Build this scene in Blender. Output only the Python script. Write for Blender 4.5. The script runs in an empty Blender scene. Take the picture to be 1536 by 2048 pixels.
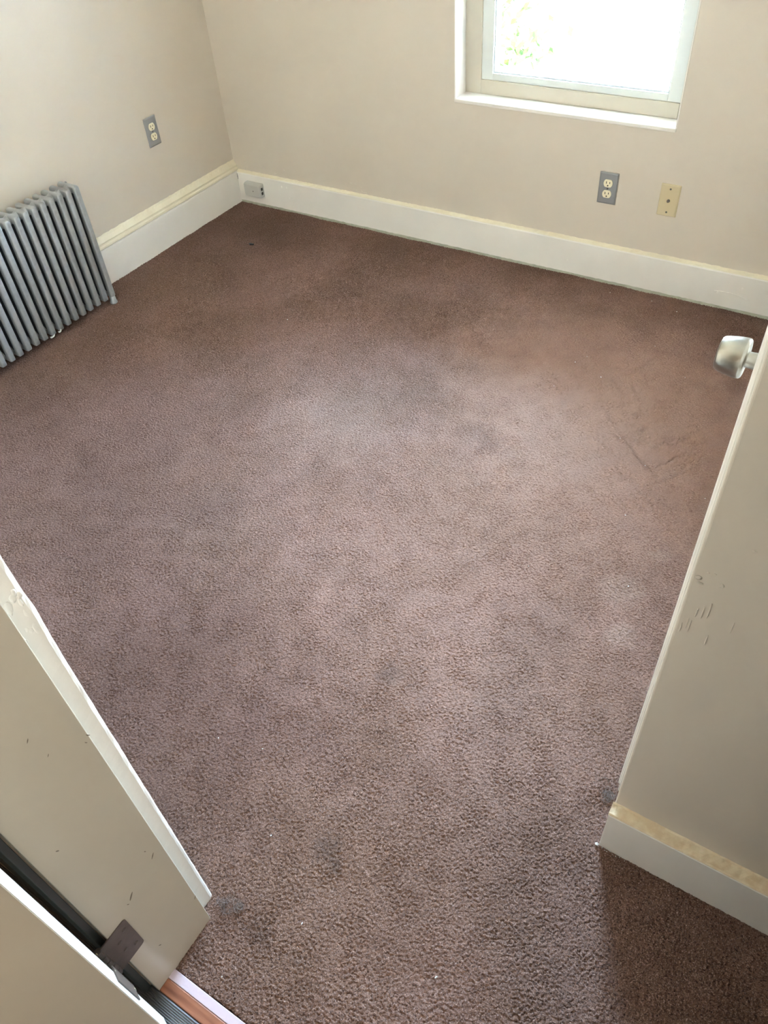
import bpy, bmesh, math, random
import numpy as np
from mathutils import Vector, Matrix
random.seed(7)
C = bpy.context.scene

# ------------------------------------------------------------------ camera
F = Vector((-0.40934, 0.57324, -0.70982)); R = Vector((0.84783, 0.52643, -0.06380)); U = Vector((-0.33709, 0.62791, 0.70149))
cam = bpy.data.objects.new('camera', bpy.data.cameras.new('camera'))
C.collection.objects.link(cam); C.camera = cam
cam.data.sensor_fit = 'VERTICAL'; cam.data.sensor_height = 36.0
cam.data.lens = 1559.5 / 2048 * 36.0
cam.data.clip_start = 0.02
m = Matrix((R, U, -F)).transposed().to_4x4(); m.translation = Vector((0, 0, 1.6207))
cam.matrix_world = m

# ------------------------------------------------------------------ exposure
C.view_settings.view_transform = 'Standard'; C.view_settings.look = 'None'
C.view_settings.gamma = 1.0; C.view_settings.use_curve_mapping = False
C.view_settings.exposure = 4.2

# ------------------------------------------------------------------ sky + sun
W = bpy.data.worlds.new('sky'); C.world = W; W.use_nodes = True
nt = W.node_tree; bg = nt.nodes['Background']
tc = nt.nodes.new('ShaderNodeTexCoord'); sep = nt.nodes.new('ShaderNodeSeparateXYZ'); rp = nt.nodes.new('ShaderNodeValToRGB')
nt.links.new(tc.outputs['Generated'], sep.inputs[0]); nt.links.new(sep.outputs['Z'], rp.inputs[0]); nt.links.new(rp.outputs[0], bg.inputs[0])
rp.color_ramp.elements[0].position = 0.0; rp.color_ramp.elements[0].color = (0.73, 0.865, 1.0, 1)
rp.color_ramp.elements[1].position = 0.5; rp.color_ramp.elements[1].color = (0.42, 0.66, 1.0, 1)
# the sky is brighter towards the sun's side (+X)
mr = nt.nodes.new('ShaderNodeMapRange'); mr.interpolation_type = 'SMOOTHSTEP'
for k_, v_ in ((1, 0.40), (2, 0.92), (3, 11.0), (4, 30.0)): mr.inputs[k_].default_value = v_
mrc = nt.nodes.new('ShaderNodeMapRange'); mrc.inputs[1].default_value = 0.40; mrc.inputs[2].default_value = 0.92
mxc = nt.nodes.new('ShaderNodeMix'); mxc.data_type = 'RGBA'; mxc.inputs[7].default_value = (0.46, 0.70, 1.0, 1)
nt.links.new(sep.outputs['X'], mrc.inputs[0]); nt.links.new(mrc.outputs[0], mxc.inputs[0]); nt.links.new(rp.outputs[0], mxc.inputs[6]); nt.links.new(mxc.outputs[2], bg.inputs[0])
nt.links.new(sep.outputs['X'], mr.inputs[0]); nt.links.new(mr.outputs[0], bg.inputs[1])
sun = bpy.data.objects.new('sun', bpy.data.lights.new('sun', 'SUN')); C.collection.objects.link(sun)
sun.data.energy = 24.0; sun.data.angle = 0.01; sun.data.color = (1, 0.93, 0.82)
sun.rotation_euler = Vector((0.75, -0.55, 0.85)).to_track_quat('Z', 'Y').to_euler()
# daylight sampling aid: portal filling the window opening
pt = bpy.data.objects.new('window_portal', bpy.data.lights.new('window_portal', 'AREA')); C.collection.objects.link(pt)
pt.data.shape = 'RECTANGLE'; pt.data.size = 0.86; pt.data.size_y = 1.36; pt.data.cycles.is_portal = True
pt.location = (-1.098, 3.045, 1.27); pt.rotation_euler = (math.radians(-90), 0, 0)
# ------------------------------------------------------------------ materials
def srgb(r, g, b):
    f = lambda c: (c/255/12.92) if c/255 <= 0.04045 else ((c/255+0.055)/1.055)**2.4
    return (f(r), f(g), f(b), 1)

def mat(name, col, rough=0.5, metal=0.0, bump=0.0, bscale=40, var=0.0, vscale=6, sheen=0.0, spec=0.5, bdetail=3, col2=None, bdist=0.002):
    M = bpy.data.materials.new(name); M.use_nodes = True; t = M.node_tree; b = t.nodes['Principled BSDF']
    b.inputs['Base Color'].default_value = col; b.inputs['Roughness'].default_value = rough; b.inputs['Metallic'].default_value = metal
    b.inputs['Specular IOR Level'].default_value = spec
    tcn = t.nodes.new('ShaderNodeTexCoord')
    if bump:
        n = t.nodes.new('ShaderNodeTexNoise'); n.inputs['Scale'].default_value = bscale; n.inputs['Detail'].default_value = bdetail
        bp = t.nodes.new('ShaderNodeBump'); bp.inputs['Strength'].default_value = bump; bp.inputs['Distance'].default_value = bdist
        t.links.new(tcn.outputs['Object'], n.inputs['Vector']); t.links.new(n.outputs[0], bp.inputs['Height']); t.links.new(bp.outputs[0], b.inputs['Normal'])
    if var:
        n2 = t.nodes.new('ShaderNodeTexNoise'); n2.inputs['Scale'].default_value = vscale; n2.inputs['Detail'].default_value = 4
        r2 = t.nodes.new('ShaderNodeValToRGB'); c2 = col2 or tuple(c*(1-var) for c in col[:3])+(1,)
        r2.color_ramp.elements[0].position = 0.38; r2.color_ramp.elements[1].position = 0.62
        r2.color_ramp.elements[0].color = c2; r2.color_ramp.elements[1].color = col
        t.links.new(tcn.outputs['Object'], n2.inputs['Vector']); t.links.new(n2.outputs[0], r2.inputs[0]); t.links.new(r2.outputs[0], b.inputs['Base Color'])
    return M

WALLC = (0.635, 0.535, 0.425, 1)
wall_m = mat('beige_wall_paint', WALLC, 0.46, spec=0.8, bump=0.35, bscale=9, var=0.03, vscale=2.5, bdetail=6, bdist=0.006)
ceil_m = mat('ceiling_white', (0.74, 0.71, 0.64, 1), 0.8, bump=0.1)
trim_m = mat('white_trim_paint', (0.80, 0.725, 0.635, 1), 0.3, bump=0.25, bscale=14, var=0.04, vscale=5, bdetail=5, bdist=0.004)
cap_m = mat('yellowed_cap_paint', (0.80, 0.71, 0.53, 1), 0.38, bump=0.5, bscale=30, var=0.10, vscale=9, bdetail=5, bdist=0.003, col2=(0.76, 0.65, 0.46, 1))
ccap_m = mat('scuffed_cap_paint', (0.76, 0.61, 0.41, 1), 0.4, bump=0.5, bscale=30, var=0.2, vscale=70, bdist=0.003, col2=(0.68, 0.50, 0.31, 1))
old_m = mat('old_greenish_paint', (0.46, 0.43, 0.32, 1), 0.6, bump=0.4, bscale=50, var=0.2, vscale=30)
jamb_m = mat('beige_jamb_paint', (0.56, 0.49, 0.385, 1), 0.33, bump=0.15, bscale=7, var=0.04, vscale=4, bdist=0.006)
vinyl_m = mat('white_vinyl', (0.66, 0.66, 0.61, 1), 0.3, bump=0.05)
silver_m = mat('aluminium_radiator_paint', (0.36, 0.355, 0.345, 1), 0.38, metal=0.30, bump=0.08, bscale=160, var=0.10, vscale=60, bdist=0.0005)
nickel_m = mat('satin_nickel', (0.33, 0.295, 0.24, 1), 0.30, metal=1.0)
plate_m = mat('brushed_steel_plate', (0.30, 0.285, 0.275, 1), 0.45, metal=0.25, bump=0.05, bscale=200)
ivory_m = mat('ivory_plastic', (0.78, 0.68, 0.47, 1), 0.35)
ivory2_m = mat('yellow_ivory_plastic', (0.60, 0.48, 0.29, 1), 0.35)
slot_m = mat('dark_slot', (0.035, 0.028, 0.02, 1), 0.8)
scr_m = mat('dull_screw', (0.16, 0.14, 0.12, 1), 0.45, metal=0.6)
greybox_m = mat('painted_jack_plastic', (0.52, 0.48, 0.42, 1), 0.4)
brown_m = mat('brown_painted_metal', (0.115, 0.085, 0.068, 1), 0.42, bump=0.3, bscale=90, var=0.15, vscale=70, bdist=0.001)
chip_m = mat('dark_chip', (0.20, 0.16, 0.115, 1), 0.7)
pale_m = mat('pale_flake', (0.78, 0.77, 0.72, 1), 0.6)
peel_m = mat('peeling_cream_paint', (0.55, 0.50, 0.33, 1), 0.5, bump=0.5, bscale=200)
lint_m = mat('grey_lint', (0.17, 0.13, 0.11, 1), 0.9)
black_m = mat('black_scrap', (0.012, 0.012, 0.014, 1), 0.5)
dark_m = mat('dark_casing', (0.055, 0.06, 0.055, 1), 0.35, bump=0.2)  # dark tone of the hall-side casings
thr_m = mat('dark_ribbed_metal', (0.25, 0.235, 0.235, 1), 0.38, metal=0.6, bump=0.15, bscale=60)
tape_m = mat('pinkish_floor_strip', (0.62, 0.48, 0.50, 1), 0.35, bump=0.2, bscale=60)
conc_m = mat('pale_concrete', (0.62, 0.60, 0.55, 1), 0.9, var=0.1, vscale=1.0)
stucco_m = mat('white_stucco', (0.82, 0.80, 0.76, 1), 0.9, bump=0.3, bscale=20)
bark_m = mat('bark', (0.10, 0.07, 0.045, 1), 0.9, bump=0.6, bscale=20)
fill_m = bpy.data.materials.new('fill_lamp_glow'); fill_m.use_nodes = True
_b = fill_m.node_tree.nodes['Principled BSDF']; _b.inputs['Emission Color'].default_value = (1, 0.98, 0.94, 1); _b.inputs['Emission Strength'].default_value = 4.4  # glow of the added hall fill lamp

def wood_mat():
    M = bpy.data.materials.new('reddish_oak'); M.use_nodes = True; t = M.node_tree; b = t.nodes['Principled BSDF']
    tcn = t.nodes.new('ShaderNodeTexCoord'); mp = t.nodes.new('ShaderNodeMapping'); mp.inputs['Scale'].default_value = (6, 90, 60)
    n = t.nodes.new('ShaderNodeTexNoise'); n.inputs['Scale'].default_value = 1.0; n.inputs['Detail'].default_value = 6
    r = t.nodes.new('ShaderNodeValToRGB'); r.color_ramp.elements[0].color = (0.17, 0.055, 0.028, 1); r.color_ramp.elements[1].color = (0.37, 0.145, 0.078, 1)
    r.color_ramp.elements[0].position = 0.3; r.color_ramp.elements[1].position = 0.65
    t.links.new(tcn.outputs['Object'], mp.inputs[0]); t.links.new(mp.outputs[0], n.inputs['Vector']); t.links.new(n.outputs[0], r.inputs[0]); t.links.new(r.outputs[0], b.inputs['Base Color'])
    b.inputs['Roughness'].default_value = 0.35
    return M
wood_m = wood_mat()

def glass_mat():
    M = bpy.data.materials.new('clear_window_glass'); M.use_nodes = True; t = M.node_tree
    o = t.nodes['Material Output']; t.nodes.remove(t.nodes['Principled BSDF'])
    g = t.nodes.new('ShaderNodeBsdfGlossy'); g.inputs['Roughness'].default_value = 0.0
    tr = t.nodes.new('ShaderNodeBsdfTransparent'); tr.inputs[0].default_value = (0.96, 0.98, 0.97, 1)
    fr = t.nodes.new('ShaderNodeFresnel'); fr.inputs[0].default_value = 1.45
    mx = t.nodes.new('ShaderNodeMixShader')
    t.links.new(fr.outputs[0], mx.inputs[0]); t.links.new(tr.outputs[0], mx.inputs[1]); t.links.new(g.outputs[0], mx.inputs[2]); t.links.new(mx.outputs[0], o.inputs[0])
    return M
glass_m = glass_mat()

def leaf_mat():
    M = bpy.data.materials.new('sunlit_leaf'); M.use_nodes = True; t = M.node_tree
    o = t.nodes['Material Output']; t.nodes.remove(t.nodes['Principled BSDF'])
    d = t.nodes.new('ShaderNodeBsdfDiffuse'); d.inputs[0].default_value = (0.009, 0.0125, 0.0045, 1)
    tr = t.nodes.new('ShaderNodeBsdfTranslucent'); tr.inputs[0].default_value = (0.003, 0.005, 0.001, 1)
    a = t.nodes.new('ShaderNodeAddShader'); t.links.new(d.outputs[0], a.inputs[0]); t.links.new(tr.outputs[0], a.inputs[1]); t.links.new(a.outputs[0], o.inputs[0])
    return M
leaf_m = leaf_mat()

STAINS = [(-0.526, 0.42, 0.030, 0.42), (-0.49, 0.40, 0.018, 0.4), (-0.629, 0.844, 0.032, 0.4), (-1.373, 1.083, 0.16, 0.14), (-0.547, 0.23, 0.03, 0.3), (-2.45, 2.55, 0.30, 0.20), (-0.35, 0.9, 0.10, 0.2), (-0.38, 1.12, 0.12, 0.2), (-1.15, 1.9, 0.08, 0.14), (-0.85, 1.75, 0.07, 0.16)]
DIM_PATCHES = [(-2.05, 1.05, 0.55, 0.40), (-1.02, 0.46, 0.36, 0.50), (-1.45, 0.75, 0.40, 0.35)]  # darker pile colour painted in where less light reaches the carpet
LIT_PATCHES = [(-0.30, 0.42, 0.24, 0.10), (-0.60, 1.35, 0.55, 0.26), (-0.32, 1.95, 0.50, 0.50), (-0.70, 2.25, 0.45, 0.45), (-0.30, 0.95, 0.30, 0.15)]   # paler pile colour painted in where the window light is stronger
PALES = [(-0.192, 1.223, 0.035, 0.35), (-0.24, 1.36, 0.05, 0.3), (-0.19, 1.52, 0.03, 0.2), (-0.55, 2.0, 0.30, 0.30), (-1.30, 1.62, 0.22, 0.15)]
def carpet_mat():
    M = bpy.data.materials.new('brown_carpet_pile'); M.use_nodes = True; t = M.node_tree; b = t.nodes['Principled BSDF']
    L = t.links.new; N = t.nodes.new
    tcn = N('ShaderNodeTexCoord')
    def noise(sc, det, lo, hi):
        n = N('ShaderNodeTexNoise'); n.inputs['Scale'].default_value = sc; n.inputs['Detail'].default_value = det
        L(tcn.outputs['Object'], n.inputs['Vector'])
        r = N('ShaderNodeMapRange'); r.inputs[1].default_value = lo; r.inputs[2].default_value = hi; L(n.outputs[0], r.inputs[0]); return r.outputs[0]
    def mix(a, bb, f, mode='MIX'):
        x = N('ShaderNodeMix'); x.data_type = 'RGBA'; x.blend_type = mode
        for s, v in ((x.inputs[6], a), (x.inputs[7], bb), (x.inputs[0], f)):
            if isinstance(v, (tuple, float, int)): s.default_value = v
            else: L(v, s)
        return x.outputs[2]
    # broad soiling / brushed patches: rosier vs browner yarn
    c = mix((0.140, 0.075, 0.050, 1), (0.192, 0.106, 0.078, 1), noise(3.2, 4, 0.38, 0.62))
    c = mix(c, (0.158, 0.088, 0.055, 1), noise(1.7, 3, 0.50, 0.75))
    # individual yarn flecks
    c = mix(c, (0.050, 0.027, 0.021, 1), noise(300, 3, 0.50, 0.68))
    c = mix(c, (0.40, 0.27, 0.225, 1), noise(430, 3, 0.53, 0.76))
    geo = N('ShaderNodeNewGeometry')
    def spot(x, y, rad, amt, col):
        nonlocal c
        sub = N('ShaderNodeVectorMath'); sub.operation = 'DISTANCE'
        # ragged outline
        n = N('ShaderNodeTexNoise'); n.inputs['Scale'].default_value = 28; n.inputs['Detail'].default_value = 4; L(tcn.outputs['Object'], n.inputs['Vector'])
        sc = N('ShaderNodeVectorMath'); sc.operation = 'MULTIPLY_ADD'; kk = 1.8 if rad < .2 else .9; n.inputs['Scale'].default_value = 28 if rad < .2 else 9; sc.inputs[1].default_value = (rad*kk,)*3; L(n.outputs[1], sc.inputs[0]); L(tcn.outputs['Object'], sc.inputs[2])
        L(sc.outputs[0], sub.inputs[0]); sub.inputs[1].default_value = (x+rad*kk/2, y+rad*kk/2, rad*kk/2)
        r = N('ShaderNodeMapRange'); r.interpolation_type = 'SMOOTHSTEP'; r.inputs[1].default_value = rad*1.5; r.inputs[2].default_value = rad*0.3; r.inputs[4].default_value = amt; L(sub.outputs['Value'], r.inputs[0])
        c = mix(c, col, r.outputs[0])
    for s in DIM_PATCHES: spot(*s, (0.070, 0.036, 0.029, 1))
    for s in LIT_PATCHES: spot(*s, (0.37, 0.215, 0.155, 1))
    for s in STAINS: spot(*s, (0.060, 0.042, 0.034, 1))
    for s in PALES: spot(*s, (0.34, 0.24, 0.19, 1))
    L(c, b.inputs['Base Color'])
    b.inputs['Roughness'].default_value = 0.95; b.inputs['Specular IOR Level'].default_value = 0.06
    b.inputs['Sheen Weight'].default_value = 0.03; b.inputs['Sheen Roughness'].default_value = 0.6; b.inputs['Sheen Tint'].default_value = (1.0, 0.80, 0.76, 1)
    n = N('ShaderNodeTexNoise'); n.inputs['Scale'].default_value = 480; n.inputs['Detail'].default_value = 2; L(tcn.outputs['Object'], n.inputs['Vector'])
    bp = N('ShaderNodeBump'); bp.inputs['Strength'].default_value = 0.6; bp.inputs['Distance'].default_value = 0.002; L(n.outputs[0], bp.inputs['Height']); L(bp.outputs[0], b.inputs['Normal'])
    return M
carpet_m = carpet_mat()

# ------------------------------------------------------------------ mesh helpers
def obj(name, bm, material, parent=None, smooth=False, bevel=0, loc=None, seg=2):
    me = bpy.data.meshes.new(name); bmesh.ops.recalc_face_normals(bm, faces=bm.faces); bm.to_mesh(me); bm.free()
    o = bpy.data.objects.new(name, me); C.collection.objects.link(o); me.materials.append(material)
    if smooth:
        for p in me.polygons: p.use_smooth = True
    if bevel:
        md = o.modifiers.new('bevel', 'BEVEL'); md.width = bevel; md.segments = seg; md.limit_method = 'ANGLE'; md.angle_limit = math.radians(40)
        md.harden_normals = False
    if parent: o.parent = parent
    if loc: o.location = loc
    return o

def box(bm, x0, x1, y0, y1, z0, z1):
    v = [bm.verts.new((x, y, z)) for x in (x0, x1) for y in (y0, y1) for z in (z0, z1)]
    for f in ((0, 1, 3, 2), (4, 6, 7, 5), (0, 4, 5, 1), (2, 3, 7, 6), (0, 2, 6, 4), (1, 5, 7, 3)): bm.faces.new([v[i] for i in f])
    return v

def prism(bm, prof, fn, n=1, jit=None):
    """closed profile [(a,b)] swept along t in 0..1; fn(a,b,t)->xyz ; jit(i,t)->(da,db)"""
    rings = []
    for k in range(n+1):
        t = k/n; ring = []
        for i, (a, b) in enumerate(prof):
            if jit: da, db = jit(i, t); a += da; b += db
            ring.append(bm.verts.new(fn(a, b, t)))
        rings.append(ring)
    m_ = len(prof)
    for k in range(n):
        for i in range(m_):
            bm.faces.new((rings[k][i], rings[k][(i+1) % m_], rings[k+1][(i+1) % m_], rings[k+1][i]))
    bm.faces.new(rings[0][::-1]); bm.faces.new(rings[-1])

def cyl(bm, c, axis, r, h, n=20, r2=None):
    """cylinder / cone frustum from point c along axis (unit Vector) length h"""
    axis = Vector(axis).normalized(); a = axis.orthogonal().normalized(); b = axis.cross(a); c = Vector(c); r2 = r if r2 is None else r2
    R0 = [bm.verts.new(c+(a*math.cos(2*math.pi*i/n)+b*math.sin(2*math.pi*i/n))*r) for i in range(n)]
    R1 = [bm.verts.new(c+axis*h+(a*math.cos(2*math.pi*i/n)+b*math.sin(2*math.pi*i/n))*r2) for i in range(n)]
    for i in range(n): bm.faces.new((R0[i], R0[(i+1) % n], R1[(i+1) % n], R1[i]))
    bm.faces.new(R0[::-1]); bm.faces.new(R1)

def lathe(bm, prof, c, axis, n=40):
    """prof [(h, r)] revolved round axis through c"""
    axis = Vector(axis).normalized(); a = axis.orthogonal().normalized(); b = axis.cross(a); c = Vector(c); rings = []
    for h, r in prof:
        rings.append([bm.verts.new(c+axis*h+(a*math.cos(2*math.pi*i/n)+b*math.sin(2*math.pi*i/n))*max(r, 1e-5)) for i in range(n)])
    for k in range(len(rings)-1):
        for i in range(n): bm.faces.new((rings[k][i], rings[k][(i+1) % n], rings[k+1][(i+1) % n], rings[k+1][i]))
    bm.faces.new(rings[0][::-1]); bm.faces.new(rings[-1])

def tube(bm, pts, r, n=5):
    pts = [Vector(p) for p in pts]; prev = None
    for k, p in enumerate(pts):
        d = (pts[min(k+1, len(pts)-1)]-pts[max(k-1, 0)]).normalized(); a = d.orthogonal().normalized(); b = d.cross(a)
        if prev is not None:
            a = (pa - d*pa.dot(d)).normalized(); b = d.cross(a)
        pa = a
        ring = [bm.verts.new(p+(a*math.cos(2*math.pi*i/n)+b*math.sin(2*math.pi*i/n))*r) for i in range(n)]
        if prev:
            for i in range(n): bm.faces.new((prev[i], prev[(i+1) % n], ring[(i+1) % n], ring[i]))
        else: bm.faces.new(ring[::-1])
        prev = ring
    bm.faces.new(prev)

def blob(bm, c, sx, sy, sz, seed=0, sub=1, jit=0.25):
    rnd = random.Random(seed); g = bmesh.ops.create_icosphere(bm, subdivisions=sub, radius=1.0)
    for v in g['verts']:
        k = 1+rnd.uniform(-jit, jit); v.co = Vector((c[0]+v.co.x*sx*k, c[1]+v.co.y*sy*k, c[2]+v.co.z*sz*k))

def struct(o): o['kind'] = 'structure'; return o
def tag(o, label, cat, group=None):
    o['label'] = label; o['category'] = cat
    if group: o['group'] = group
    return o
def thing(name, label, cat, loc=(0, 0, 0), group=None):
    o = bpy.data.objects.new(name, None); C.collection.objects.link(o); o.location = loc; o.empty_display_size = 0.05
    return tag(o, label, cat, group)
def lab(o, s): o['label'] = s; return o

# ------------------------------------------------------------------ room dimensions
XL, YB = -2.725, 2.836          # left wall, back wall (inner faces)
XR = 1.05; ZC = 2.46            # right wall, ceiling
YN, YH = 0.20, 0.050            # doorway wall: room face, hall face
XJ, XJR = -0.645, 0.125         # doorway jamb faces
XC, YC = -0.0485, 0.735         # closet side face, closet front face
WX0, WX1, WZ0, WZ1 = -1.519, -0.676, 0.598, 1.95

# ------------------------------------------------------------------ shell
bm = bmesh.new(); z0 = -0.012
box(bm, XL-0.2, WX0, YB, YB+0.2, z0, ZC); box(bm, WX1, XR+0.2, YB, YB+0.2, z0, ZC)
box(bm, WX0, WX1, YB, YB+0.2, z0, WZ0); box(bm, WX0, WX1, YB, YB+0.2, WZ1, ZC)
bmesh.ops.remove_doubles(bm, verts=bm.verts, dist=1e-5)
struct(obj('wall_back', bm, wall_m))
bm = bmesh.new(); box(bm, XL-0.2, XL, YH-0.05, YB, z0, ZC); struct(obj('wall_left', bm, wall_m))
bm = bmesh.new(); box(bm, XR, XR+0.2, -1.4, YB, z0, ZC); struct(obj('wall_right', bm, wall_m))
bm = bmesh.new(); box(bm, XL, XJ-0.02, YH, YN, z0, ZC); box(bm, XJR+0.02, XR, YH, YN, z0, ZC); box(bm, XJ-0.02, XJR+0.02, YH, YN, 2.06, ZC)
struct(obj('wall_front', bm, wall_m))
# closet wall: front face towards the doorway, side face with a door opening
DY0, DY1, DZ = 0.965, 1.70, 2.02
bm = bmesh.new()
box(bm, XC, XR, YC, YC+0.10, z0, ZC)
box(bm, XC, XC+0.10, YC+0.10, DY0, z0, ZC); box(bm, XC, XC+0.10, DY1, YB, z0, ZC); box(bm, XC, XC+0.10, DY0, DY1, DZ, ZC)
bmesh.ops.remove_doubles(bm, verts=bm.verts, dist=1e-5)
cw = struct(obj('wall_closet', bm, wall_m, bevel=0.004, seg=3))
bm = bmesh.new()   # scratches and dents in the closet wall's paint
for k, (x, z, w, h) in enumerate([(-0.039, 0.824, .004, .004), (-0.010, 0.824, .003, .004), (-0.035, 0.815, .004, .002), (-0.030, 0.838, .002, .0015), (-0.022, 0.840, .002, .0015),
        (-0.013, 0.770, .0012, .016), (-0.020, 0.762, .001, .012), (-0.027, 0.758, .0012, .010), (-0.034, 0.730, .001, .012), (-0.030, 0.726, .001, .014), (-0.040, 0.716, .001, .010),
        (0.020, 0.755, .001, .012), (0.055, 0.80, .001, .014), (-0.004, 0.71, .001, .012), (0.01, 0.90, .003, .0015), (0.03, 0.99, .004, .0015)]):
    blob(bm, (x, YC-0.0002, z), w, 0.0007, h, k, 2, 0.2)
lab(obj('paint_scratch', bm, wall_m, cw, smooth=True), 'raised scratches and dents in the beige paint')
for o_ in [c for c in cw.children]: o_['kind'] = 'structure'

bm = bmesh.new(); box(bm, XL-0.2, XR+0.2, -1.4, YB+0.2, ZC, ZC+0.1); struct(obj('ceiling', bm, ceil_m))
bm = bmesh.new(); box(bm, XL-0.2, XR+0.2, -1.4, YB+0.2, -0.30, -0.012); struct(obj('floor_base', bm, mat('dark_wood_floor', (0.13, 0.095, 0.075, 1), 0.4, var=0.2, vscale=20)))
# hall shell behind the camera
bm = bmesh.new(); box(bm, -1.5, XR, -1.4, -1.3, z0, ZC); struct(obj('wall_hall_back', bm, wall_m))
bm = bmesh.new(); box(bm, -1.6, -1.5, -1.4, YH, z0, ZC); struct(obj('wall_hall_left', bm, wall_m))

# ------------------------------------------------------------------ carpet: displaced pile
def carpet():
    x0, x1, y0, y1, d = XL, 1.05, 0.095, YB, 0.0020
    xs = np.concatenate([np.arange(x0, 0.42, d), np.linspace(0.42, x1, 30)]); ys = np.arange(y0, y1+d, d)
    nx, ny = len(xs), len(ys); rng = np.random.default_rng(3)
    def band(wl, bw, an=1.0):
        w = rng.standard_normal((ny, nx)); fy = np.fft.fftfreq(ny, d)[:, None]; fx = np.fft.fftfreq(nx, d)[None, :]
        fx, fy = (fx*.85+fy*.53)*an, -fx*.53+fy*.85
        f = np.hypot(fx, fy); g = np.exp(-((f-1/wl)/(bw/wl))**2); r = np.fft.ifft2(np.fft.fft2(w)*g).real; return r/r.std()
    a = band(0.0074, 0.95, 1.45); b = band(0.0046, 0.65, 1.25); big = band(0.25, 0.8); mod = band(0.10, 0.6)
    h = np.tanh(a*0.8+b*0.6)
    h = np.where(h < 0, h*1.35, h*0.75)
    amp = 0.0016*(1+0.28*np.tanh(mod))
    Z = h*amp + 0.0009*big - 0.0010
    lean = band(0.012, 0.5)
    X, Y = np.meshgrid(xs, ys); X = X + 0.0009*lean; Y = Y + 0.0009*band(0.012, 0.5)
    # clean border against the walls; slightly ragged at the threshold
    X[:, 0] = x0; Y[-1, :] = y1; Z[-1, :] = -0.01; Z[:, 0] = -0.01
    Y[0, :] = y0 + 0.0022*band(0.02, 0.7)[0, :]; Z[0, :] = -0.011
    co = np.stack([X, Y, Z], -1).reshape(-1, 3).astype(np.float32)
    i = np.arange(nx-1)[None, :] + nx*np.arange(ny-1)[:, None]
    q = np.stack([i, i+1, i+1+nx, i+nx], -1).reshape(-1, 4).astype(np.int32)
    # leave out cells under the closet and the doorway wall
    cx = X[:-1, :-1].reshape(-1); cy = Y[:-1, :-1].reshape(-1)
    keep = ~((cx > XC+0.03) & (cy > YC+0.03)) & ~((cy < YN-0.006) & ((cx < XJ-0.03) | (cx > XJR+0.03)))
    q = q[keep]
    me = bpy.data.meshes.new('floor'); me.vertices.add(len(co)); me.vertices.foreach_set('co', co.ravel())
    me.loops.add(q.size); me.loops.foreach_set('vertex_index', q.ravel()); me.polygons.add(len(q))
    me.polygons.foreach_set('loop_start', np.arange(0, q.size, 4, dtype=np.int32)); me.polygons.foreach_set('loop_total', np.full(len(q), 4, np.int32))
    me.polygons.foreach_set('use_smooth', np.ones(len(q), bool)); me.update(calc_edges=True); me.materials.append(carpet_m)
    o = bpy.data.objects.new('floor', me); C.collection.objects.link(o); return struct(o)
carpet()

# ------------------------------------------------------------------ baseboards
def run(bm, prof, p0, p1, nrm, n=1, jit=None):
    p0 = Vector(p0); p1 = Vector(p1); nrm = Vector(nrm)
    prism(bm, prof, lambda a, b, t: p0.lerp(p1, t)+nrm*a+Vector((0, 0, b)), n, jit)
rj = random.Random(5)
jl = {}
def ragged(idx, amp, seed):
    r = random.Random(seed); tab = {}
    def f(i, t):
        if i in idx:
            k = (i, round(t, 5))
            if k not in tab: tab[k] = (0, r.uniform(-amp, amp))
            return tab[k]
        return (0, 0)
    return f
# left wall
bm = bmesh.new(); run(bm, [(0, -.012), (.022, -.012), (.022, .138), (.0205, .143), (.0165, .146), (0, .146)], (XL, YN, 0), (XL, YB, 0), (1, 0, 0))
bl = struct(obj('baseboard_left', bm, trim_m))
bm = bmesh.new(); run(bm, [(0, .1462), (.0195, .1475), (.0215, .151), (.0205, .157), (.0165, .161), (.0155, .166), (.0165, .170), (.0125, .176), (.0095, .180), (.004, .187), (0.0012, .194), (0, .195)],
                      (XL, YN, 0), (XL, YB-.001, 0), (1, 0, 0), 260, ragged((9, 10, 11), .0016, 2))
lab(obj('cap_molding', bm, cap_m, bl), 'cream moulded cap with a ragged upper paint edge')
# back wall, from the corner to the closet
bm = bmesh.new(); run(bm, [(0, -.012), (.016, -.012), (.016, .139), (.0145, .143), (0, .143)], (XL+.022, YB, 0), (XC, YB, 0), (0, -1, 0))
bb = struct(obj('baseboard_back', bm, trim_m))
bm = bmesh.new(); run(bm, [(0, .143), (.0146, .1432), (.0135, .1465), (.009, .1485), (.002, .1525), (0, .153)], (XL+.022, YB, 0), (XC, YB, 0), (0, -1, 0), 300, ragged((3, 4, 5), .0014, 9))
lab(obj('cap_edge', bm, cap_m, bb), 'thin cream top edge with chipped plaster above')
bm = bmesh.new(); run(bm, [(.0155, -.012), (.0172, -.012), (.0172, .0085), (.0155, .0100)], (XL+.023, YB, 0), (XC, YB, 0), (0, -1, 0), 200, ragged((2, 3), .0012, 4))
lab(obj('unpainted_strip', bm, old_m, bb), 'greenish beige strip of old paint just above the carpet')
bm = bmesh.new()
for k, (x, z, s) in enumerate([(-2.435, .114, .004), (-2.405, .116, .004), (-2.449, .074, .0032), (-2.397, .066, .0032), (-0.41, .062, .004), (-0.33, .095, .003), (-1.0, .06, .003)]):
    blob(bm, (x, YB-.016, z), s*.6, s*.45, s*1.2, k, 2, .15)
for k in range(26): # paint ridge like a shallow scar
    t = k/25; blob(bm, (-0.42+.13*t, YB-.0162, .066+.012*math.sin(t*2.6)-.02*t), .005, .0016*math.sin(math.pi*t)+.0003, .0016, k, 1, .1)
lab(obj('paint_bump', bm, trim_m, bb, smooth=True), 'hardened paint lumps and a ridge on the board')
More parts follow.
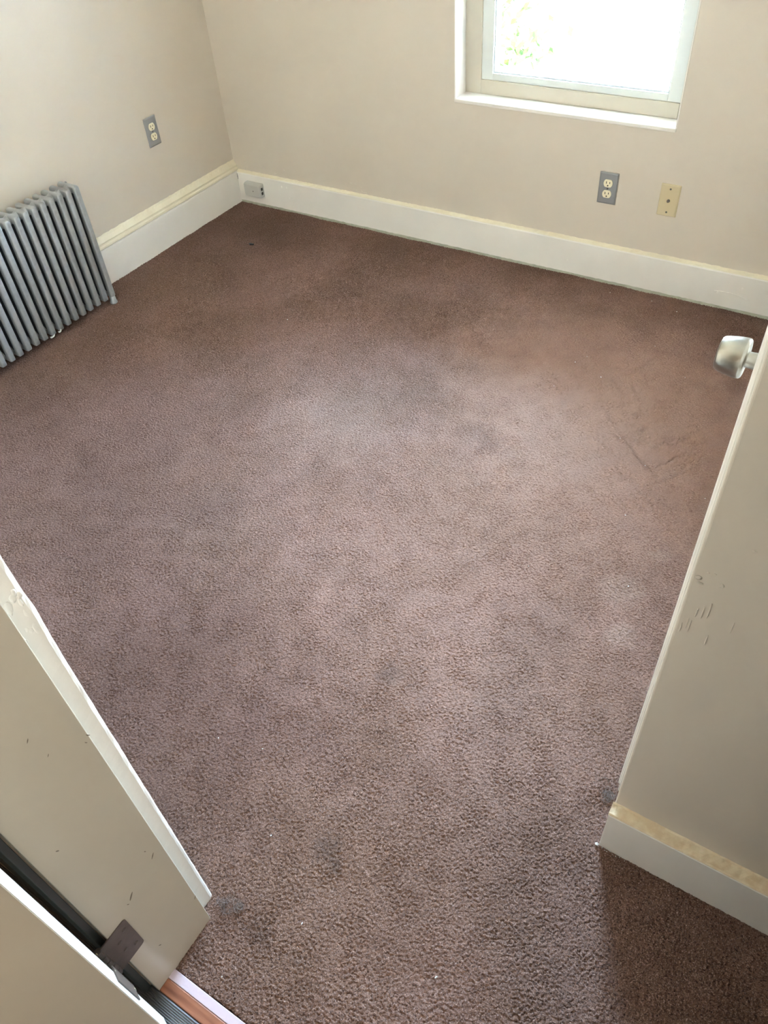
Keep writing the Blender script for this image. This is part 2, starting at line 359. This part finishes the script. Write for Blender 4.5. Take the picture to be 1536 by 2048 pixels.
# short vertical crack and corner filler where the two baseboards meet
bm = bmesh.new(); prism(bm, [(0, 0), (.0016, .002), (.0022, .012), (.0014, .026), (0, .03), (-.001, .015)], lambda a, b, t: (XL+.0232+a, YB-.0165-.0004*t, .108+b))
lab(obj('crack', bm, slot_m, bb), 'dark crack at the corner joint')
# plaster crumbs left on the wall just over the back baseboard
bm = bmesh.new()
for k in range(26):
    x = random.choice([random.uniform(-2.68, -2.35), random.uniform(-2.1, -1.95)]); blob(bm, (x, YB-.0005, .158+random.random()**2*.035), random.uniform(.003, .010), .0012, random.uniform(.0015, .004), k, 1, .3)
lab(obj('plaster_patch', bm, wall_m, bb, smooth=True), 'rough plaster bumps just above the board')
# closet front
bm = bmesh.new(); run(bm, [(0, -.012), (.025, -.012), (.025, .139), (.0235, .141), (0, .141)], (XC-.002, YC, 0), (XR, YC, 0), (0, -1, 0))
bc = struct(obj('baseboard_closet', bm, trim_m, bevel=.0012))
bm = bmesh.new(); run(bm, [(0, .141), (.0238, .1411), (.0245, .1435), (.0215, .1455), (.012, .1475), (.003, .1500), (0, .1530)], (XC-.003, YC, 0), (XR, YC, 0), (0, -1, 0), 120, ragged((4, 5, 6), .0010, 12))
lab(obj('cap_ledge', bm, ccap_m, bc), 'yellowed cream top ledge with brown scuffs')
bm = bmesh.new(); box(bm, XC-.016, XC, DY1+.13, YB-.016, -.012, .141); struct(obj('baseboard_closet_side', bm, trim_m))
bm = bmesh.new(); box(bm, XL+.022, XJ-.135, YN, YN+.016, -.012, .143); struct(obj('baseboard_front', bm, trim_m))

# ------------------------------------------------------------------ window
win = bpy.data.objects.new('window_1', None); C.collection.objects.link(win); win.location = ((WX0+WX1)/2, YB, WZ0); struct(win)
def wpart(name, bm, m_, label=None, bevel=0, parent=None):
    for v in bm.verts: v.co -= Vector(win.location)
    o = obj(name, bm, m_, parent or win, bevel=bevel, seg=3)
    if label: lab(o, label)
    return o
Y1 = YB+.080
bm = bmesh.new()  # drywall return, painted white, as four thin liners
box(bm, WX0-.002, WX0+.003, YB-.0012, Y1+.10, WZ0, WZ1); box(bm, WX1-.003, WX1+.002, YB-.0012, Y1+.10, WZ0, WZ1); box(bm, WX0, WX1, YB-.0012, Y1+.10, WZ1-.003, WZ1+.002)
wpart('window_reveal', bm, trim_m, bevel=.001)
bm = bmesh.new(); box(bm, WX0-.001, WX1+.001, YB-.004, Y1+.02, WZ0-.012, WZ0+.002); wpart('window_sill', bm, trim_m, 'white painted sill', bevel=.003)
def frame(bm, x0, x1, z0_, z1, y0, y1, l, r, b, t):
    box(bm, x0, x0+l, y0, y1, z0_, z1); box(bm, x1-r, x1, y0, y1, z0_, z1); box(bm, x0+l, x1-r, y0, y1, z0_, z0_+b); box(bm, x0+l, x1-r, y0, y1, z1-t, z1)
bm = bmesh.new(); frame(bm, WX0+.003, WX1-.003, WZ0+.002, WZ1-.003, Y1, Y1+.03, .066, .020, .050, .05); wpart('outer_frame', bm, jamb_m, 'old flat wooden frame around the sash', bevel=.002)
FX0, FX1, FZ0, FZ1 = WX0+.068, WX1-.022, WZ0+.052, WZ1-.052
bm = bmesh.new(); frame(bm, FX0, FX1, FZ0, 1.32, Y1+.006, Y1+.046, .046, .046, .024, .040); sash = wpart('sash', bm, vinyl_m, 'white vinyl lower sash', bevel=.002)
bm = bmesh.new(); frame(bm, FX0+.046, FX1-.046, FZ0+.024, 1.28, Y1+.014, Y1+.040, .005, .005, .005, .005); wpart('glazing_bead', bm, vinyl_m, bevel=.001)
bm = bmesh.new(); box(bm, FX0+.045, FX1-.045, Y1+.024, Y1+.028, FZ0+.023, 1.281); wpart('glass_pane', bm, glass_m)
bm = bmesh.new(); frame(bm, FX0, FX1, 1.29, FZ1, Y1+.048, Y1+.080, .046, .046, .040, .04); wpart('upper_sash', bm, vinyl_m, bevel=.002)
bm = bmesh.new(); box(bm, FX0+.045, FX1-.045, Y1+.062, Y1+.066, 1.329, FZ1-.039); wpart('glass_pane', bm, glass_m)
bm = bmesh.new(); frame(bm, FX0-.001, FX1+.001, FZ0-.001, FZ1+.001, Y1+.047, Y1+.12, .02, .02, .016, .02); wpart('window_track', bm, vinyl_m)

# ------------------------------------------------------------------ doorway jamb, casing, hinge, open door
bm = bmesh.new(); box(bm, XJ-.0205, XJ, YH+.002, YN-.002, -.012, 2.045); box(bm, XJR, XJR+.0205, YH+.002, YN-.002, -.012, 2.045); box(bm, XJ, XJR, YH+.002, YN-.002, 2.04, 2.061)
jamb = struct(obj('door_frame', bm, jamb_m, bevel=.0015))
chips = [(0.1969, 0.7202, 1.0), (0.1369, 0.8013, .8), (0.0833, 0.5891, .9), (0.1762, 0.3613, 1.4), (0.171, 0.3914, .8), (0.1155, 0.3324, 1.9), (0.105, 0.3233, .7), (0.1946, 0.1223, 1.0), (0.1016, 0.1235, 1.0), (0.145, 0.752, .6), (0.1897, 0.712, .7)]
for k, (y, z, s) in enumerate(chips):
    bm = bmesh.new(); blob(bm, (XJ+.0001, y, z), .0004, .0011*s, .0034*s, 40+k, 2, .3)
    for v in bm.verts:   # nicks slant
        v.co.y += (v.co.z-z)*(.7 if k % 2 else -.5)
    lab(obj('paint_chip', bm, chip_m, jamb), 'small dark nick in the jamb paint')
# room-side casing, left of the doorway, with a plaster bulge
bm = bmesh.new()
def cj(i, t):
    z = t*2.1; b_ = .0013*math.exp(-((z-.93)/.035)**2)
    r = random.Random(int(t*1000)*7+i)
    return (r.uniform(-.0004, .0004)-(b_ if i in (2, 3, 4) else 0), r.uniform(-.0004, .0004)+(b_ if i in (2, 3, 4) else 0)) if i in (1, 2, 3, 4, 5) else (0, 0)
prism(bm, [(-.012, 0), (.0002, 0.0), (0, .026), (.0015, .030), (.0045, .033), (.010, .0345), (.095, .030), (.105, .022), (.105, 0)], lambda a, b, t: (-.669-a, YN+b, -.012+t*2.112), 150, cj)
cas = struct(obj('trim_1', bm, trim_m, smooth=False))
bm = bmesh.new()
for k in range(14): blob(bm, (-.6694+random.uniform(0, .0005), YN+random.uniform(.004, .027), random.uniform(.90, .975)), .0012, random.uniform(.002, .005), random.uniform(.004, .011), k, 2, .1)
lab(obj('filler_patch', bm, trim_m, cas, smooth=True), 'lumpy painted-over filler patch')
# right-hand casing and hall side casings (dark)
bm = bmesh.new(); box(bm, XJR+.02, XJR+.12, YN, YN+.025, -.012, 2.1); struct(obj('trim_2', bm, trim_m, bevel=.003))
bm = bmesh.new(); prism(bm, [(0, 0), (0, -.010), (-.004, -.0145), (-.010, -.016), (-.090, -.014), (-.095, 0)], lambda a, b, t: (XJ-.0165+a, YH+b, -.012+t*2.11)); struct(obj('trim_3', bm, dark_m, bevel=.001))
bm = bmesh.new(); box(bm, XJR+.016, XJR+.11, YH-.018, YH, -.012, 2.1); struct(obj('trim_4', bm, dark_m, bevel=.003))

TH = math.radians(20.0)
A = Vector((-.5720, .0122, 0))             # door's hinge corner, face side
ev = Vector((-math.cos(TH), math.sin(TH), 0)); dv = Vector((-math.sin(TH), -math.cos(TH), 0))
door = bpy.data.objects.new('door_1', None); C.collection.objects.link(door); door.location = A; struct(door)
bm = bmesh.new()
prism(bm, [(0, 0), (.035, 0), (.035, .765), (0, .765)], lambda a, b, t: ev*a+dv*b+Vector((0, 0, .012+2.02*t)))
lab(obj('door_slab', bm, jamb_m, door, bevel=.0012), 'beige painted door opened out into the hall')
# hinge edge of the door whitened, painting in the window light on it
bm = bmesh.new(); prism(bm, [(.0012, -.0006), (.0338, -.0006), (.0338, .0004), (.0012, .0004)], lambda a, b, t: ev*a+dv*b+Vector((0, 0, .0135+2.017*t)))
lab(obj('lit_hinge_edge', bm, trim_m, door), 'hinge edge of the door, window light painted in as white')
# hinge: jamb leaf, knuckle, door leaf, screws
PX, PY = XJ-.001, .0345
bm = bmesh.new()
leafp = []
for (cy_, cz_, a0) in ((.082, .197, -90), (.082, .299, 0)):
    for k in range(5):
        a = math.radians(a0+k*22.5); leafp.append((cy_+.006*math.cos(a), cz_+.006*math.sin(a)))
leafp += [(PY, .305), (PY, .191)]
prism(bm, leafp, lambda a, b, t: (XJ-.0006+.0026*t, a, b))
hinge = lab(obj('hinge', bm, brown_m, door, loc=-A, bevel=.0005), 'brown painted lower hinge with flaking knuckle')
for (y, z) in ((.077, .282), (.077, .214), (.060, .265), (.060, .232)):
    bm = bmesh.new(); lathe(bm, [(0, .0042), (.0009, .004), (.0014, .0025), (.0014, .0002)], (XJ+.0018, y, z), (1, 0, 0), 16)
    obj('hinge_screw', bm, brown_m, hinge, smooth=True)
bm = bmesh.new(); rr = random.Random(3)
for k in range(5):
    lathe(bm, [(0, .0050), (.001, .0058+rr.uniform(0, .0006)), (.0195, .0058+rr.uniform(0, .0008)), (.0205, .0050)], (PX, PY-.003, .1915+k*.0228), (0, 0, 1), 18)
lab(obj('hinge_knuckle', bm, brown_m, hinge), 'knuckle caked in old paint')
bm = bmesh.new()
for k in range(16):
    t = rr.random(); q_ = A+ev*(.036+rr.uniform(-.004, .003)) if k % 2 else Vector((PX+.001, PY-.007, 0)); blob(bm, (q_.x, q_.y+rr.uniform(-.001, .0025), .175+t*.125), rr.uniform(.0012, .003), rr.uniform(.001, .002), rr.uniform(.003, .009), k, 1, .35)
lab(obj('peeling_paint', bm, peel_m, hinge), 'curled flakes of cream paint')
bm = bmesh.new(); prism(bm, [(.017, 0), (.043, 0), (.043, .002), (.017, .002)], lambda a, b, t: A+ev*a-dv*(b+.0008)+Vector((0, 0, .191+.114*t)))
lab(obj('door_leaf', bm, brown_m, hinge), 'second leaf on the door edge')

# threshold pieces
bm = bmesh.new(); prof = [(0.052, -.012), (.052, -.001)]
n = 9
for k in range(n):
    y = .050-k*.0036; prof += [(y, .0012), (y-.0012, .0030), (y-.0024, .0012)]
prof += [(.014, .0005), (-.030, .0002), (-.036, -.006), (-.036, -.012)]
prism(bm, prof, lambda a, b, t: (XJ-.45+(XJR-XJ+.55)*t, a, b))
struct(obj('trim_5', bm, thr_m))
bm = bmesh.new(); box(bm, XJ-.0005, XJR, .0525, .0765, -.012, .002); struct(obj('trim_6', bm, wood_m, bevel=.002))
bm = bmesh.new(); box(bm, XJ-.0005, XJR, .0770, .0945, -.012, .001); struct(obj('trim_7', bm, tape_m, bevel=.001))

# ------------------------------------------------------------------ closet door, casing, knob
bm = bmesh.new()
cprof = [(.84, 0), (.84, .0088), (.8412, .0098), (.849, .0100), (.8525, .0085), (.8545, .0085), (.857, .0135), (.860, .0152), (.867, .0158), (.930, .0158), (.950, .011), (.955, .006), (.955, 0)]
prism(bm, cprof, lambda a, b, t: (XC-b, a, -.004+2.08*t))
struct(obj('trim_8', bm, trim_m))
bm = bmesh.new(); prism(bm, [(DY0+DY1-a, b) for a, b in cprof], lambda a, b, t: (XC-b, a, -.004+2.08*t)); struct(obj('trim_9', bm, trim_m))
bm = bmesh.new(); box(bm, XC-.0158, XC, .956, 1.709, 2.0, 2.08); struct(obj('trim_10', bm, trim_m))
cd = bpy.data.objects.new('door_2', None); C.collection.objects.link(cd); cd.location = (XC, DY0, 0); struct(cd)
bm = bmesh.new(); box(bm, 0.001, .036, .003, DY1-DY0-.003, .012, DZ-.003); lab(obj('door_slab', bm, trim_m, cd, bevel=.002), 'white painted closet door')
KY, KZ = 1.050, .949
kb = lambda x: x
bm = bmesh.new(); lathe(bm, [(0, .0325), (.004, .0325), (.008, .028), (.010, .014), (.012, .0125), (.0400, .0115), (.0425, .0125)], (0, KY-DY0, KZ), (-1, 0, 0), 48)
kn = lab(obj('door_knob', bm, nickel_m, cd, smooth=True), 'satin nickel round knob of the closet door')
bm = bmesh.new()
lathe(bm, [(.0410, .0120), (.0412, .0235), (.0420, .0268), (.0440, .0288), (.0475, .0294), (.0550, .0290), (.0640, .0279), (.0730, .0260), (.0785, .0243), (.0810, .0222), (.0820, .0185), (.0826, .0120), (.0828, .0005)], (0, KY-DY0, KZ), (-1, 0, 0), 64)
obj('knob_head', bm, nickel_m, kn, smooth=True)
md = kn.modifiers.new('bevel', 'BEVEL'); md.width = .0006; md.segments = 2

# ------------------------------------------------------------------ radiator
RX0, RX1, RZ0, RZ1, RP, RW = -2.662, -2.563, .030, .488, .0398, .0228
rad = thing('radiator', 'silver painted slim column radiator against the left wall', 'radiator', (-2.61, 1.818, 0))
def rbox(bm, x0, x1, y0, y1, z0_, z1, r):
    s = bmesh.new(); box(s, x0, x1, y0, y1, z0_, z1)
    bmesh.ops.bevel(s, geom=list(s.edges), offset=r, segments=4, profile=.5, affect='EDGES')
    me = bpy.data.meshes.new('t'); s.to_mesh(me); s.free(); bm.from_mesh(me); bpy.data.meshes.remove(me)
def section_mesh():
    bm = bmesh.new(); w = RW/2; x0, x1 = RX0+2.61, RX1+2.61
    for cxx, cw_ in ((x0, .020), (x1-.020, .020)): rbox(bm, cxx, cxx+cw_, -w, w, RZ0, RZ1-.004, .0052)
    rbox(bm, x0, x1, -w*.94, w*.94, RZ1-.030, RZ1, .0072); rbox(bm, x0, x1, -w*.94, w*.94, RZ0, RZ0+.022, .0055)
    me = bpy.data.meshes.new('section'); bmesh.ops.recalc_face_normals(bm, faces=bm.faces); bm.to_mesh(me); bm.free()
    for p in me.polygons: p.use_smooth = True
    me.materials.append(silver_m); return me
web_m = mat('dark_radiator_web', (0.045, 0.052, 0.055, 1), 0.55, bump=0.3, bscale=90, bdist=0.001)  # dark colour for the web plates between the silver bars
bm = bmesh.new(); rbox(bm, RX0+2.61+.012, RX1+2.61-.014, -.0062, .0062, RZ0+.010, RZ1-.010, .003)
web_me = bpy.data.meshes.new('web'); bm.to_mesh(web_me); bm.free(); web_me.materials.append(web_m)
sm = section_mesh()
NS = 21
for k in range(NS):
    s = bpy.data.objects.new('section', sm); C.collection.objects.link(s); s.parent = rad; s.location = (0, -k*RP, 0)
    wb = bpy.data.objects.new('web', web_me); C.collection.objects.link(wb); wb.parent = s; wb['label'] = 'dark web between the silver bars'
bm = bmesh.new(); lathe(bm, [(0, .0185), (.004, .0165), ((RP-RW)/2+.004, .0140), (RP-RW+.004, .0165), (RP-RW+.008, .0185)], (0, 0, 0), (0, -1, 0), 20)
hub = obj('connecting_hub', bm, silver_m, rad, smooth=True)
for k in range(NS-1):
    for j, z in enumerate((RZ1-.019, RZ0+.016)):
        h_ = hub if k+j == 0 else hub.copy()
        if k+j: C.collection.objects.link(h_)
        h_.parent = rad; h_.location = (0, -k*RP-RW/2+.004, z)
for ky in (0, -(NS-1)*RP):
    for x in (-.040, .034):
        bm = bmesh.new(); lathe(bm, [(0, .0150), (.004, .0155), (.012, .0125), (.034, .0118)], (x, ky, -.001), (0, 0, 1), 20); obj('foot', bm, silver_m, rad, smooth=True)
bm = bmesh.new(); cyl(bm, (0, RW/2-.002, RZ1-.019), (0, 1, 0), .010, .004, 6); lab(obj('end_plug', bm, silver_m, rad), 'hexagonal plug closing the top hub')
bm = bmesh.new(); blob(bm, (-.012, .004, RZ1+.002), .006, .0022, .003, 3, 2, .35); lab(obj('air_vent', bm, silver_m, rad), 'small rough lump on top of the end section')
for k, (yy, zz, L_) in enumerate(((-.3475, .034, .020), (-.307, .036, .012))):
    bm = bmesh.new(); prism(bm, [(-.007, -.002), (.006, -.0025), (.008, .0025), (-.004, .003)], lambda a, b, t: (.047+a*.4+.007*math.sin(t*2), yy+.008+L_*t*.85, zz+b*(1-.5*t)+.008*t*t-.004), 6)
    lab(obj('paint_curl', bm, pale_m, rad), 'white curl of peeled paint at the bottom')

# ------------------------------------------------------------------ electrical plates
def wallframe(o, loc, side):
    o.location = loc
    if side == 'left': o.rotation_euler = (0, 0, math.radians(90))
# local frame: plate in XZ plane, facing -Y
def rrect(w, h, r, n=4):
    p = []
    for sx, sy, a0 in ((1, -1, -90), (1, 1, 0), (-1, 1, 90), (-1, -1, 180)):
        for k in range(n+1):
            a = math.radians(a0+90*k/n); p.append((sx*(w/2-r)+r*math.cos(a), sy*(h/2-r)+r*math.sin(a)))
    return p
def plate_bm(w=.070, h=.1143, t=.0052):
    bm = bmesh.new(); rings = []
    for (s, y) in ((0, 0), (0, -.0022), (.0030, -t+.0006), (.0045, -t)):
        rings.append([bm.verts.new((a, y, b)) for a, b in rrect(w-2*s, h-2*s, .0025)])
    for k in range(3):
        for i in range(len(rings[0])): bm.faces.new((rings[k][i], rings[k][(i+1) % len(rings[0])], rings[k+1][(i+1) % len(rings[0])], rings[k+1][i]))
    bm.faces.new(rings[0][::-1]); bm.faces.new(rings[-1]); return bm
def outlet(label, loc, side):
    t = thing('electrical_outlet', label, 'outlet', group='duplex outlets'); wallframe(t, loc, side)
    del t['group']
    lab(obj('cover_plate', plate_bm(), plate_m, t), 'brushed grey metal cover plate')
    for sz in (1, -1):
        z = sz*.0195
        bm = bmesh.new(); pr = []
        for k in range(40):
            a = 2*math.pi*k/40; x = .0172*math.cos(a); zz = .0172*math.sin(a); pr.append((x, max(-.0140, min(.0140, zz))))
        prism(bm, pr, lambda a, b, tt: (a*(1-.03*tt), -.0045-.0028*tt, z+b*(1-.03*tt)))
        rc = lab(obj('receptacle', bm, ivory_m, t), 'ivory plug face')
        bm = bmesh.new()
        box(bm, -.0076, -.0052, -.0078, -.0060, z-.0012, z+.0072); box(bm, .0052, .0076, -.0078, -.0060, z-.0002, z+.0066)
        cyl(bm, (0, -.0060, z-.0078), (0, -1, 0), .0026, .0018, 16)
        obj('slots', bm, slot_m, rc)
    bm = bmesh.new(); lathe(bm, [(0, .0034), (.0008, .0032), (.0014, .002), (.0014, .0002)], (0, -.0052, 0), (0, -1, 0), 16); obj('screw', bm, scr_m, t, smooth=True)
    # ridge of wall paint round the plate
    bm = bmesh.new(); r = random.Random(int(loc[1]*100)); pts = []
    w, h, n = .0352, .0574, 14
    for (xa, za, xb, zb) in ((-w, -h, w, -h), (w, -h, w, h), (w, h, -w, h), (-w, h, -w, -h)):
        pts += [(xa+(xb-xa)*k/n, za+(zb-za)*k/n) for k in range(n)]
    rings = [[], [], []]
    for (x, z) in pts:
        q = r.uniform(.0004, .0026) if not (x <= -w+.001) else .0006; l = math.hypot(x, z)
        ox, oz = (math.copysign(q, x) if abs(x) > w-.0005 else 0), (math.copysign(q, z) if abs(z) > h-.0005 else 0)
        rings[0].append(bm.verts.new((x, 0, z))); rings[1].append(bm.verts.new((x+ox*.4, -r.uniform(.0012, .0026), z+oz*.4))); rings[2].append(bm.verts.new((x+ox, 0, z+oz)))
    m_ = len(pts)
    for k in (0, 1, 2):
        for i in range(m_): bm.faces.new((rings[k][i], rings[k][(i+1) % m_], rings[(k+1) % 3][(i+1) % m_], rings[(k+1) % 3][i]))
    lab(obj('paint_crust', bm, wall_m, t, smooth=True), 'ridge of wall paint around the plate')
    return t
outlet('grey duplex outlet on the left wall above the baseboard and radiator', (XL, 2.3844, .4715), 'left')
outlet('grey duplex outlet below the window, left of the blank ivory plate', (-.8803, YB, .3636), 'back')
t = thing('coaxial_wall_plate', 'yellowish ivory cable plate with centre jack, right of the outlet', 'wall plate', (-.6535, YB, .3581))
obj('cover_plate', plate_bm(.0700, .1143, .006), ivory2_m, t)
for z in (.0415, -.0415):
    bm = bmesh.new(); lathe(bm, [(0, .0036), (.0009, .0034), (.0014, .0002)], (0, -.006, z), (0, -1, 0), 16); obj('screw', bm, scr_m, t, smooth=True)
bm = bmesh.new(); lathe(bm, [(0, .0058), (.002, .0058), (.0022, .0046), (.007, .0046), (.0072, .0030), (.005, .0028), (.005, .0003)], (0, -.006, 0), (0, -1, 0), 24); lab(obj('coaxial_jack', bm, scr_m, t, smooth=False), 'dark threaded centre jack')

# ------------------------------------------------------------------ surface phone jack on the baseboard
t = thing('phone_jack_box', 'small grey surface jack box on the baseboard in the far corner', 'phone jack', (-2.598, YB-.016, .080))
bm = bmesh.new(); rings = []
for (s, y, ss) in ((0, 0, 0), (0, -.020, 0), (.003, -.030, 0), (.006, -.0325, 0)):
    rings.append([bm.verts.new((a, y, b)) for a, b in rrect(.100-2*s, .064-2*s, .005)])
for k in range(3):
    for i in range(len(rings[0])): bm.faces.new((rings[k][i], rings[k][(i+1) % len(rings[0])], rings[k+1][(i+1) % len(rings[0])], rings[k+1][i]))
bm.faces.new(rings[0][::-1]); bm.faces.new(rings[-1]); lab(obj('housing', bm, greybox_m, t), 'painted-over plastic housing')
for z in (.010, -.010):
    bm = bmesh.new(); box(bm, .0485, .0508, -.021, -.009, z-.0065, z+.0065); lab(obj('port', bm, slot_m, t), 'dark socket opening on the right end')
bm = bmesh.new(); lathe(bm, [(0, .0030), (.0006, .0028), (.0008, .0002)], (.008, -.0323, 0), (0, -1, 0), 14); obj('screw', bm, scr_m, t)
bm = bmesh.new(); prism(bm, [(a, b) for a, b in rrect(.102, .004, .0015)], lambda a, b, tt: (a, -.001-.003*tt, -.034+b)); obj('base_lip', bm, trim_m, t)

# ------------------------------------------------------------------ things lying on the carpet
CR = [(-0.52, 2.727), (-0.788, 2.752), (-0.74, 2.094), (-0.451, 1.935), (-0.73, 2.256), (-0.619, 2.212), (-0.706, 2.306), (-0.481, 1.318), (-0.779, 0.533), (-0.148, 1.791), (-0.217, 0.334),
      (-0.559, 0.13), (-0.641, 0.386), (-0.227, 1.379), (-0.342, 1.848), (-0.37, 2.335), (-0.518, 2.472), (-0.322, 1.622), (-0.885, 0.503), (-0.626, 2.76), (-0.484, 0.281), (-1.829, 2.03)]
cr0 = None
for k, (x, y) in enumerate(CR):
    if cr0 is None:
        bm = bmesh.new(); blob(bm, (0, 0, 0), .0019, .0014, .0012, 1, 1, .3); cr0 = obj('crumb', bm, pale_m); o = cr0
    else: o = cr0.copy(); C.collection.objects.link(o)
    o.location = (x, y, .0018); s = random.uniform(.6, 1.15); o.scale = (s*(1.6 if k % 5 == 0 else 1), s, s); o.rotation_euler = (0, 0, random.uniform(0, 3))
    tag(o, 'tiny pale crumb lying loose on the brown carpet', 'crumb', 'loose crumbs scattered over the carpet')
bm = bmesh.new(); prism(bm, [(-.012, -.003), (-.004, -.006), (.010, -.003), (.013, .002), (.003, .004), (-.009, .003)], lambda a, b, t: (a, b, .006*t)); tag(obj('scrap', bm, black_m, loc=(-2.363, 2.469, .0015)), 'small black scrap on the carpet in the far left corner', 'debris')
def lint(loc, label, n, rad, seed, arc=None):
    bm = bmesh.new(); r = random.Random(seed)
    for k in range(n):
        a = r.uniform(0, 6.28); c_ = Vector((r.gauss(0, rad*.4), r.gauss(0, rad*.4), r.uniform(.001, .007))); q = r.uniform(.003, .009); ph = r.uniform(0, 6)
        tube(bm, [c_+Vector((math.cos(a+j*.6)*q, math.sin(a+j*.6)*q, .0015*math.sin(j+ph))) for j in range(6)], .00028, 3)
    if arc: tube(bm, arc, .0006, 4)
    return tag(obj('lint_clump', bm, lint_m, loc=loc), label, 'lint')
lint((-.637, .232, 0), 'grey fuzz of lint at the foot of the left door casing', 60, .022, 2)
lint((-.608, .243, 0), 'small grey lint tuft out on the carpet beside the left casing', 30, .010, 5)
lint((-.071, .815, 0), 'grey lint with a pale curled thread at the closet casing foot', 45, .013, 3,
     [(-.030+.022*t, .012*math.sin(t*2.6)+.02, .004+.008*math.sin(t*3.1)) for t in [i/8 for i in range(9)]])
bm = bmesh.new(); blob(bm, (0, 0, 0), .0032, .0032, .003, 8, 2, .3); tag(obj('paint_flake', bm, pale_m, loc=(XC-.006, YC-.026, .003)), 'white paint flake at the closet baseboard corner', 'paint flake')
bm = bmesh.new(); rr = random.Random(11)
for k in range(9): blob(bm, (XC+.006+k*.006+rr.uniform(-.002, .002), YC-.028+rr.uniform(-.002, .001), rr.uniform(0, .004)), rr.uniform(.0005, .0014), .0008, rr.uniform(.001, .003), k, 1, .3)
tag(obj('paint_dust', bm, pale_m), 'pale paint dust along the bottom of the closet baseboard', 'dust')['kind'] = 'stuff'

# ------------------------------------------------------------------ unseen fill lamp added in the hall to light the jamb
t = thing('fill_lamp', 'unseen round fill lamp added in the hall to light the jamb', 'lamp', (.72, -.72, ZC))
bm = bmesh.new(); lathe(bm, [(0, .13), (.02, .13), (.025, .10)], (0, 0, 0), (0, 0, -1), 32); obj('fill_base', bm, nickel_m, t, smooth=False)
bm = bmesh.new(); lathe(bm, [(.022, .115), (.04, .122), (.07, .118), (.10, .098), (.125, .06), (.134, .02), (.135, .0005)], (0, 0, 0), (0, 0, -1), 32); lab(obj('fill_dome', bm, fill_m, t, smooth=True), 'glowing dome of the added fill lamp')

# ------------------------------------------------------------------ outside the window
bm = bmesh.new(); box(bm, -14, 12, 3.2, 24, -3.2, -3.1); tag(obj('yard', bm, conc_m), 'sunlit pale ground outside the window', 'ground'); bpy.data.objects['yard']['kind'] = 'structure'
tr = thing('tree', 'sunlit leafy green tree outside, at the left of the window', 'tree', (-3.4, 6.6, -3.1))
bm = bmesh.new(); cyl(bm, (0, 0, 0), (0.02, 0, 1), .11, 4.2, 14, .05)
for k in range(9):
    a = k*2.4; cyl(bm, (0, 0, 1.5+.28*k), (math.cos(a), math.sin(a), .9), .03, 1.1, 7, .01)
obj('trunk', bm, bark_m, tr)
bm = bmesh.new(); rr = random.Random(4)
cl = [(rr.uniform(-.85, .50), rr.gauss(0, .45), rr.uniform(2.2, 4.9)) for _ in range(48)]
for k in range(1900):
    c_ = cl[k % 48]; p = Vector((c_[0]+rr.gauss(0, .13), c_[1]+rr.gauss(0, .13), c_[2]+rr.gauss(0, .12)))
    a = Vector((rr.uniform(-1, 1), rr.uniform(-1, 1), rr.uniform(-1, 1))).normalized(); b = a.orthogonal().normalized(); s = rr.uniform(.05, .085)
    bm.faces.new([bm.verts.new(p-a*s), bm.verts.new(p+b*s*.45), bm.verts.new(p+a*s), bm.verts.new(p-b*s*.45)])
lv = obj('foliage', bm, leaf_m, tr)
